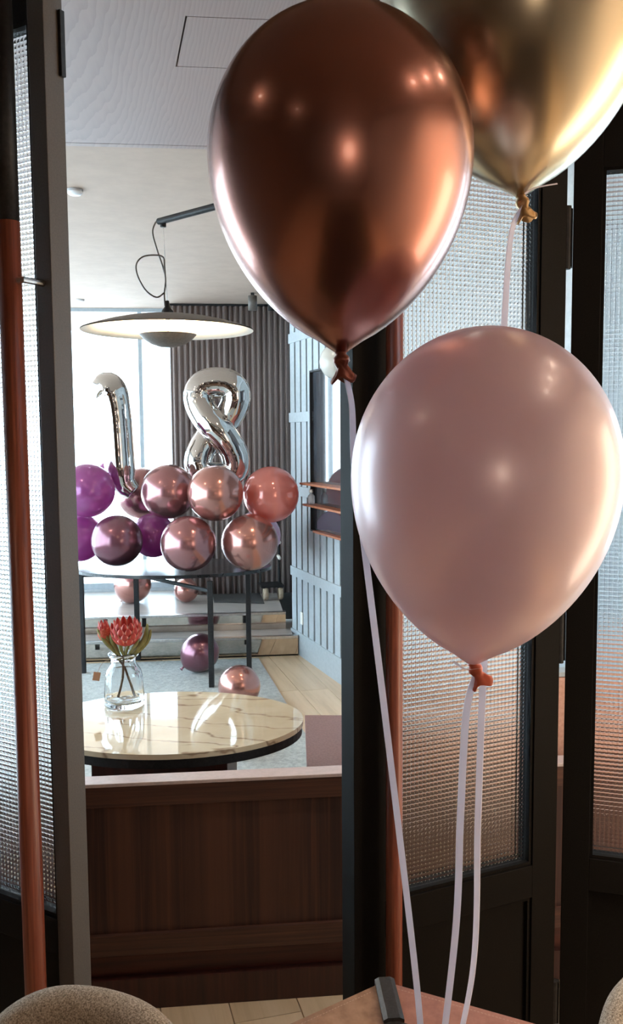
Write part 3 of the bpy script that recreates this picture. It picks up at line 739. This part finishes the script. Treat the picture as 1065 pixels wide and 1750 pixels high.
obj('pedestal', box(px_l, px_r, -0.21, 0.12, 0.0125, MZ - 0.0455, 0.004), MAHOG, MT)

# mauve bench end and peach banquette back
p = onz(521, 1233, 0.46); q = onz(527, 1308, 0.46)
bn = thing('banquette', 'mauve leather banquette bench between the low wall and the panelled wall', 'bench', (0, 0, 0))
obj('seat', prism([(q.x, q.y - 0.25), (q.x + 0.75, q.y - 0.2), (p.x + 0.62, p.y + 0.06), (p.x, p.y + 0.08)], 0.40, 0.46), MAUVE, bn)
obj('plinth', prism([(q.x + 0.03, q.y - 0.24), (q.x + 0.74, q.y - 0.19), (p.x + 0.60, p.y + 0.04), (p.x + 0.03, p.y + 0.05)], 0.013, 0.4), BLACK, bn)
bk = thing('banquette_back', 'peach leather banquette backrest above the low wall behind the glass doors', 'bench', (0, 2.535, 0), ANG)
bk.name = 'padded_screen'; bk['category'] = 'screen'; bk['label'] = 'peach leather padded screen standing behind the low wall and glass doors'
for i in range(4):
    obj('cushion', box(0.18 + i * 0.24, 0.18 + (i + 1) * 0.24 - 0.004, 0.0, 0.06, 0.56, 0.865, 0.012), PEACH, bk)
obj('base_board', box(0.18, 1.14, 0.005, 0.055, 0.0, 0.56), MAHOG, bk)
obj('top_cap', box(0.18, 1.14, 0.0, 0.06, 0.8655, 0.88, 0.003), GREYWALL, bk)

# glass jar vase
vp = onz(213, 1205, MZ)
VS = thing('glass_vase', 'clear glass jar vase holding two red proteas on the marble table', 'vase', (vp.x, vp.y, MZ + 0.0003))
kv = 70 / F * vp.y / 0.132
def vz(z): return z * kv
outp = [(0, 0), (0.060, 0), (0.066, 0.006), (0.066, 0.014), (0.0645, 0.02), (0.066, 0.03), (0.060, 0.105), (0.056, 0.118), (0.044, 0.135), (0.040, 0.142), (0.040, 0.160), (0.043, 0.163), (0.050, 0.167), (0.050, 0.173), (0.046, 0.177)]
inp = [(0.041, 0.176), (0.0365, 0.165), (0.0365, 0.142), (0.040, 0.134), (0.052, 0.115), (0.056, 0.103), (0.061, 0.03), (0.056, 0.016), (0, 0.014)]
vb = lathe([(r * kv, z * kv) for r, z in outp + inp], 48, False)
for v in vb.verts:
    a = math.atan2(v.co.y, v.co.x); rr = math.hypot(v.co.x, v.co.y)
    if 0.03 * kv < v.co.z < 0.11 * kv and rr > 0: 
        f_ = 1 + 0.018 * math.cos(12 * a); v.co.x *= f_; v.co.y *= f_
obj('jar', vb, GLASS, VS, True)
tg = obj('paper_tag', box(-0.012, 0.012, 0, 0.0012, -0.03, 0.0, 0.0003), mat('peach_card', (0.75, 0.48, 0.33), 0.8), VS, False, (-0.083 * kv, -0.015, 0.115 * kv)); tg.rotation_euler = (0, 0.2, 0.3)
obj('tag_string', tube(spline([Vector((-0.083 * kv, -0.015, 0.113 * kv)), Vector((-0.066 * kv, -0.01, 0.145 * kv)), Vector((-0.043 * kv, 0, 0.152 * kv))], 6), 0.0008, 6), THREAD, VS)

# proteas
BR = mat('protea_bract', (0.6, 0.1, 0.07), 0.55)
_g = N(BR, 'ShaderNodeTexCoord'); _s = N(BR, 'ShaderNodeSeparateXYZ'); L(BR, _g.outputs['Generated'], _s.inputs[0])
_m = N(BR, 'ShaderNodeMath', operation='SUBTRACT'); L(BR, _s.outputs[0], _m.inputs[0]); _m.inputs[1].default_value = 0.5
_a = N(BR, 'ShaderNodeMath', operation='ABSOLUTE'); L(BR, _m.outputs[0], _a.inputs[0])
_z = N(BR, 'ShaderNodeMath', operation='MULTIPLY'); L(BR, _s.outputs[2], _z.inputs[0]); _z.inputs[1].default_value = 0.12
_t = N(BR, 'ShaderNodeMath', operation='ADD'); L(BR, _a.outputs[0], _t.inputs[0]); L(BR, _z.outputs[0], _t.inputs[1])
L(BR, ramp(BR, _t.outputs[0], [(0.25, (0.55, 0.05, 0.045)), (0.38, (0.80, 0.17, 0.12)), (0.50, (0.95, 0.52, 0.46))]), bsdf(BR).inputs['Base Color'])
CORE = speckle('protea_core', (0.5, 0.07, 0.04), (0.62, 0.12, 0.07), (0.7, 0.2, 0.12), 200, 0.8)
LEAFM = grain('olive_leaf', (0.16, 0.16, 0.045), (0.27, 0.25, 0.085), (0.38, 0.34, 0.14), (60, 60, 10), 0.5)
STEMM = grain('brown_stem', (0.09, 0.05, 0.025), (0.15, 0.085, 0.04), (0.22, 0.13, 0.07), (90, 90, 10), 0.6)
def bract_mesh(l, wd):
    bm = bmesh.new(); n = 8; rows = []
    for i in range(n + 1):
        s = i / n; hw = wd * (math.sin(PI * (0.12 + 0.88 * s) ** 1.1)) ** 0.75 if i < n else 0.0006
        hw = max(hw, 0.0012)
        row = []
        for k in range(5):
            q = -1 + k / 2; row.append(bm.verts.new((q * hw, 0.35 * hw * q * q - 0.10 * l * math.sin(PI * s * 0.9), l * s)))
        rows.append(row)
    for a, b in zip(rows, rows[1:]):
        for k in range(4): bm.faces.new((a[k], a[k + 1], b[k + 1], b[k]))
    return bm
def protea(label, head, scale, lean, stem_pts, nrings, group):
    t = thing('protea', label, 'flower', head, 0, group)
    rot = lean
    core = obj('flower_core', lathe([(0.004, 0), (0.018, 0.004), (0.024, 0.02), (0.022, 0.038), (0.012, 0.05), (0, 0.054)], 24), CORE, t, True)
    core.scale = (scale,) * 3; core.rotation_euler = rot
    bmsh = None
    for r, (cnt, rad, z, tilt, l, wd) in enumerate(nrings):
        for i in range(cnt):
            a = 2 * PI * (i + 0.5 * (r % 2)) / cnt + 0.1
            key = (l, wd)
            if bmsh is None or bmsh[0] != key:
                o = obj('bract', bract_mesh(l, wd), BR, t, True); bmsh = (key, o.data)
                so_ = o.modifiers.new('thick', 'SOLIDIFY'); so_.thickness = 0.001
            else:
                o = bpy.data.objects.new('bract', bmsh[1]); COL.objects.link(o); o.parent = t
                so_ = o.modifiers.new('thick', 'SOLIDIFY'); so_.thickness = 0.001
            M4 = Matrix.Rotation(rot[0], 4, 'X') @ Matrix.Rotation(rot[1], 4, 'Y') @ Matrix.Scale(scale, 4) @ Matrix.Rotation(a, 4, 'Z') @ Matrix.Translation((0, -rad, z)) @ Matrix.Rotation(tilt, 4, 'X')
            o.matrix_local = M4
    obj('stem', tube(spline([Vector(p) - head for p in stem_pts], 6), 0.0042, 10), STEMM, t, True)
    return t
def leafmesh(pts, wd):
    path = spline(pts, 5); n = len(path); bm = bmesh.new(); rows = []
    for i, p in enumerate(path):
        s = i / (n - 1); hw = wd * math.sin(PI * (0.06 + 0.9 * s)) ** 0.7
        tdir = (path[min(i + 1, n - 1)] - path[max(i - 1, 0)]).normalized(); sd = tdir.cross(Vector((0, -1, 0.15))).normalized(); nn = sd.cross(tdir)
        rows.append([bm.verts.new(p - sd * hw), bm.verts.new(p + nn * 0.002), bm.verts.new(p + sd * hw), bm.verts.new(p - nn * 0.002)])
    for a, b in zip(rows, rows[1:]):
        for k in range(4): bm.faces.new((a[k], a[(k + 1) % 4], b[(k + 1) % 4], b[k]))
    bm.faces.new(rows[0]); bm.faces.new(rows[-1]); return bm
VY = vp.y
hd = at(217, 1103, VY)
rings = [(9, 0.018, 0.004, 0.80, 0.034, 0.0115), (10, 0.030, 0.010, 0.55, 0.036, 0.0120), (11, 0.038, 0.022, 0.30, 0.036, 0.0120), (12, 0.040, 0.036, 0.15, 0.036, 0.0115), (11, 0.034, 0.048, 0.02, 0.036, 0.0105)]
base_v = Vector((vp.x, vp.y, MZ))
pr_big = protea('large open coral red protea in the glass jar vase', hd, 1.12, (0.16, 0.0, 0), [hd + Vector((0, 0, 0.004)), base_v + Vector((0.0, 0, 0.165)), base_v + Vector((-0.004, 0, 0.10)), base_v + Vector((-0.022, 0, 0.026))], rings, None)
hb_ = at(181, 1094, VY - 0.01)
rings2 = [(7, 0.008, 0.0, 0.30, 0.040, 0.009), (7, 0.012, 0.012, 0.14, 0.044, 0.009), (7, 0.013, 0.026, 0.0, 0.044, 0.008)]
pr_small = protea('small half closed dark pink protea bud left of the open one', hb_, 1.0, (0.05, -0.14, 0), [hb_ + Vector((0, 0, 0.004)), base_v + Vector((-0.015, 0.004, 0.165)), base_v + Vector((0.012, 0.01, 0.10)), base_v + Vector((0.034, 0.01, 0.026))], rings2, None)
root_l = base_v + Vector((0, 0, 0.165))
for pts, wd, par in (([(210, 1128), (192, 1108), (178, 1093), (166, 1075)], 0.009, pr_big), ([(207, 1124), (196, 1105), (191, 1090), (190, 1083)], 0.0095, pr_big), ([(219, 1124), (236, 1108), (248, 1090), (252, 1066)], 0.010, pr_big),
                 ([(222, 1126), (242, 1108), (254, 1092), (258, 1076)], 0.007, pr_big), ([(213, 1124), (207, 1110), (205, 1098), (203, 1090)], 0.007, pr_big), ([(215, 1126), (216, 1112), (221, 1100), (224, 1092)], 0.006, pr_big),
                 ([(217, 1126), (224, 1112), (232, 1102), (238, 1092)], 0.006, pr_big), ([(204, 1122), (190, 1104), (182, 1088), (178, 1076)], 0.006, pr_small)):
    P3 = [at(a, b, VY - 0.008 - 0.022 * min(1, i / 2)) - par.location for i, (a, b) in enumerate(pts)]
    obj('leaf', leafmesh(P3, wd), LEAFM, par, True)

# ------------------------------------------------------------------ balloon table in the far room
FZ = 0.715
fc = onz(297, 968, FZ)
FT = thing('black_table', 'black thin-legged oval table carrying the balloon display', 'table', (fc.x, fc.y, 0))
frx, fry = 168 / F * fc.y, 0.40
ft = prism(ell(frx, fry), FZ - 0.022, FZ)
bmesh.ops.rotate(ft, verts=ft.verts[:], cent=(0, 0, 0), matrix=Matrix.Rotation(0.03, 3, 'Z'))
obj('table_top', ft, speckle('black_gloss_top', (0.012, 0.013, 0.015), (0.016, 0.017, 0.019), (0.02, 0.021, 0.023), 60, 0.22, 0.02, 0.0003), FT)
legs = [(onz(143, 1150, 0.012), 'l1'), (onz(236, 1128, 0.012), 'l2'), (onz(362, 1174, 0.012), 'l3'), (onz(426, 1142, 0.012), 'l4')]
tops = []
for p, nme in legs:
    x, y = p.x - fc.x, p.y - fc.y; tops.append((x, y))
    obj('leg', box(x - 0.0165, x + 0.0165, y - 0.0165, y + 0.0165, 0.0125, FZ - 0.0221, 0.002), BMETAL, FT)
for (i, j, z) in ((1, 2, FZ - 0.085), (0, 3, FZ - 0.036)):
    a, b = tops[i], tops[j]
    obj('cross_bar', tube([Vector((a[0], a[1], z)), Vector((b[0], b[1], z))], 0.014, 8, up=Vector((0, 0, 1))), BMETAL, FT)

# garland balloons: px centre, py centre, radius px, depth offset, colour key, label
MAUV = chrome('mauve_chrome_latex', (0.36, 0.16, 0.165), 0.25, 0.8, 0.7)
PLUM = chrome('plum_chrome_latex', (0.21, 0.08, 0.11), 0.28, 0.8, 0.7)
PURP = translucent(chrome('purple_latex', (0.36, 0.12, 0.30), 0.2, 0.4, 0.8), (0.55, 0.14, 0.42), 0.4)
CORAL = translucent(chrome('coral_latex', (0.80, 0.30, 0.25), 0.17, 0.3, 0.8), (0.95, 0.35, 0.28), 0.35)
ROSE = chrome('rose_chrome_latex', (0.48, 0.22, 0.185), 0.25, 0.8, 0.7)
PALE = translucent(chrome('pale_lilac_latex', (0.66, 0.52, 0.62), 0.25, 0.2, 0.5), (0.8, 0.6, 0.75), 0.4)
def ball(label, px_, py_, r, Y, M, squash=1.06, tilt=(0, 0), name='balloon', group='garland balloons', knot=(0, 0.2, -1), floor=None, rest=None):
    c = at(px_, py_, Y); R_ = r * Y / F
    if rest: c.z = max(c.z, rest + R_ * 1.012)
    if floor is not None:
        c.z = floor + R_ * 1.01 * (1.0)
    t = thing(name, label, 'balloon', c, 0, group)
    pr = [(0, R_ * squash)]
    nn = 18
    for k in range(1, nn): a = PI / 2 * (1 - k / nn); pr.append((R_ * math.cos(a), R_ * squash * math.sin(a)))
    for k in range(0, nn): s = k / nn; pr.append((R_ * (1 - s * s) ** 0.62, -R_ * squash * 1.12 * s))
    pr.append((0.006, -R_ * squash * 1.13))
    q = Vector((0, 0, -1)).rotation_difference(Vector(knot).normalized()).to_matrix().to_4x4()
    obj('body', lathe(pr, 40, True, None, q), M, t, True)
    z0 = -R_ * squash * 1.13
    obj('knot', lathe([(0.006, z0), (0.009, z0 - 0.006), (0.006, z0 - 0.012), (0.014, z0 - 0.024), (0.004, z0 - 0.02)], 12, True, None, q), M, t, True)
    return t
Yc = fc.y
G = [
 ('purple mauve balloon at the left end of the garland top row', 150, 838, 46, Yc - 0.05, PURP),
 ('mauve balloon between the purple end one and its overlapping neighbour', 243, 843, 44, Yc + 0.43, MAUV),
 ('shiny mauve balloon below the silver eight, third in the top row', 288, 840, 47, Yc - 0.05, MAUV),
 ('shiny rose mauve balloon right in front of the silver eight', 368, 843, 48, Yc - 0.25, ROSE),
 ('bright coral balloon at the right end of the garland top row', 463, 845, 48, Yc - 0.03, CORAL),
 ('purple balloon below the left end of the garland', 135, 918, 42, Yc + 0.08, PURP),
 ('dark plum balloon touching the table top near its left end', 200, 924, 44, Yc - 0.20, PLUM),
 ('purple balloon peeping between the two front lower balloons', 262, 915, 38, Yc + 0.12, PURP),
 ('rose mauve balloon resting on the middle of the black table', 322, 929, 48, Yc - 0.32, MAUV),
 ('rose gold balloon with a bright highlight at the right end of the table', 427, 928, 49, Yc - 0.22, ROSE),
 ('pale lilac balloon showing as a rim behind the right-hand rose gold one', 438, 922, 42, Yc + 0.27, PALE),
 ('dark mauve balloon tucked behind the foot of the silver one', 190, 812, 25, Yc + 0.54, PURP),
]
for lab, a, b, r, Y, M in G:
    ball(lab, a, b, r, Y, M, 1.0, rest=FZ if b > 900 else None, knot=(random.uniform(-0.3, 0.3), 1, -0.4))
# floor balloons
fb_ = [('plum chrome balloon lying on the rug under the black table', 342, 1120, 33, 5.85, PLUM, 0.012, (-0.7, -0.5, -0.55)),
       ('rose gold balloon lying on the rug just behind the marble table', 409, 1176, 37, 5.05, ROSE, 0.012, (0.2, 1, -0.2)),
       ('rose pink balloon lying on the platform behind the table legs', 227, 1003, 32, 6.95, ROSE, PZ, (-0.5, 0.3, -0.7)),
       ('small pink balloon on the platform half behind the cross bar', 318, 1004, 21, 6.95, ROSE, PZ, (0.3, 1, -0.2)),
       ('small plum balloon on the rug seen below the marble table edge', 409, 1283, 22, 4.25, PLUM, 0.012, (0.2, 1, -0.2))]
for lab, a, b, r, Y, M, zf, kn in fb_:
    ball(lab, a, b, r, Y, M, 1.02, knot=kn, floor=zf, group='balloons on the floor')

# silver foil numbers
def foil(label, pts, rad, closed, Y, offs=None):
    c = at(pts[0][0], pts[0][1], Y)
    t = thing('foil_balloon', label, 'balloon', c)
    P3 = [at(a, b, Y + (offs[i] if offs else 0)) - c for i, (a, b) in enumerate(pts)]
    return t, P3
Y8 = Yc + 0.16
one = [(228, 842), (212, 826), (205, 800), (202, 760), (199, 720), (195, 690), (190, 672), (183, 664), (177, 668), (173, 677), (170, 686)]
r1 = [14, 20, 25, 25, 25, 25.5, 27, 27, 23, 17, 9]
pts = spline([Vector((a, b, 0)) for a, b in one], 5); rr = spline([Vector((r, 0, 0)) for r in r1], 5)
t1, P3 = foil('silver foil balloon in the shape of a number one', [(p.x, p.y) for p in pts], None, False, Y8)
def crinkle(n, amp): return [1 + amp * math.sin(i * 2.6) * (0.5 + 0.5 * math.sin(i * 0.7)) for i in range(n)]
ck = crinkle(len(P3), 0.03)
obj('body', tube(P3, [max(q.x, 2) * Y8 / F * ck[i] for i, q in enumerate(rr)], 24, False), FOIL, t1, True)
obj('seam', tube([p + Vector((0.024, 0, 0)) * 0 for p in P3], [max(q.x, 2) * Y8 / F * 1.05 for q in rr], 24, False, None, Vector((0, 1, 0)), 0.035), FOIL, t1, True)
n8 = 96; p8, o8, q8 = [], [], []
for i in range(n8):
    t_ = 2 * PI * i / n8
    sg = math.sin(2 * t_); xx, yy = 32 * math.copysign(abs(sg) ** 0.85, sg), -80 * math.cos(t_)
    p8.append((371 + xx, 734 + yy)); o8.append(-0.055 * math.exp(-((t_ - 1.5 * PI) / 0.5) ** 2) + 0.055 * math.exp(-((t_ - 0.5 * PI) / 0.5) ** 2))
    q8.append(23.5 + 0.8 * math.cos(t_))
t8, P8 = foil('silver foil balloon in the shape of a number eight', p8, None, True, Y8, o8)
ck = crinkle(n8, 0.03)
obj('body', tube(P8, [r * Y8 / F * ck[i] for i, r in enumerate(q8)], 24, True), FOIL, t8, True)
obj('seam', tube(P8, [r * Y8 / F * 1.06 for r in q8], 24, True, None, Vector((0, 1, 0)), 0.035), FOIL, t8, True)

# ------------------------------------------------------------------ curtain on the far wall
def curtain(name, label, x0, x1, y, amp, pitch, z0, z1):
    bm = bmesh.new(); n = int((x1 - x0) / pitch * 10); rows = []
    for k, z in enumerate((z0, z0 + (z1 - z0) * 0.33, z0 + (z1 - z0) * 0.66, z1)):
        row = []
        for i in range(n + 1):
            x = x0 + (x1 - x0) * i / n; ph = 2 * PI * (x - x0) / pitch
            yy = amp * math.sin(ph) * (1 + 0.25 * math.sin(ph * 0.31 + k * 0.3)) + 0.25 * amp * math.sin(ph * 0.37 + 1)
            row.append(bm.verts.new((x + 0.1 * pitch * math.sin(2 * ph + k * 0.2), yy, z)))
        rows.append(row)
    for a, b in zip(rows, rows[1:]):
        for i in range(n): bm.faces.new((a[i], a[i + 1], b[i + 1], b[i]))
    t = thing(name, label, 'curtain', (0, y, 0), ANG)
    o = obj('cloth', bm, CURTAIN, t, True); s_ = o.modifiers.new('thick', 'SOLIDIFY'); s_.thickness = 0.006
    obj('curtain_rail', box(x0, x1, -0.012, 0.012, z1 + 0.001, z1 + 0.018), BMETAL, t)
    return t
cx0 = at(288, 600, 7.2).x; cx1 = at(500, 600, 7.2).x
curtain('curtain', 'tall taupe pleated curtain beside the far window', cx0, cx1 + 0.25, 7.36, 0.019, 0.046, PZ + 0.004, CEIL_Z - 0.02)

# dark mat and wheeled trolley on the platform
a_, b_, c_, d_ = onz(366, 1030, PZ), onz(452, 1032, PZ), onz(440, 1006, PZ), onz(362, 1006, PZ)
tag(obj('floor_mat', prism([(v.x, v.y) for v in (a_, b_, c_, d_)], PZ + 0.0002, PZ + 0.008), MAT_DARK), 'dark flat mat on the platform beside the trolley', 'mat')
tp = onz(466, 1024, PZ)
TR = thing('trolley', 'small black wheeled trolley with white grips at the end of the platform', 'trolley', (tp.x, tp.y, PZ), 0.2)
obj('deck', box(-0.10, 0.085, -0.06, 0.12, 0.105, 0.125, 0.004), BMETAL, TR)
fr = bmesh.new()
for x in (-0.085, 0.07): tube([Vector((x, 0.09, 0.125)), Vector((x, 0.10, 0.62))], 0.009, 8, bm=fr, up=Vector((1, 0, 0)))
tube([Vector((-0.085, 0.10, 0.615)), Vector((0.07, 0.10, 0.615))], 0.009, 8, bm=fr)
obj('handle_frame', fr, BMETAL, TR)
for z in (0.46, 0.33): obj('grip', tube([Vector((0.065, 0.02, z)), Vector((0.065, 0.093, z + 0.01))], 0.014, 10, up=Vector((1, 0, 0))), WHITE, TR, True)
for x in (-0.06, 0.06):
    bm = lathe([(0.012, -0.018), (0.046, -0.018), (0.052, -0.010), (0.052, 0.010), (0.046, 0.018), (0.012, 0.018)], 24, False, None, Matrix.Translation((x, -0.03, 0.0525)) @ Matrix.Rotation(PI / 2, 4, 'Y') @ Matrix.Rotation(0.0, 4, 'X'))
    wh = obj('wheel', bm, speckle('tan_rubber', (0.32, 0.24, 0.16), (0.4, 0.3, 0.2), (0.46, 0.36, 0.26), 60, 0.6), TR, True)
    obj('fork', box(x - 0.022, x + 0.022, -0.045, -0.012, 0.098, 0.1049), BMETAL, TR)
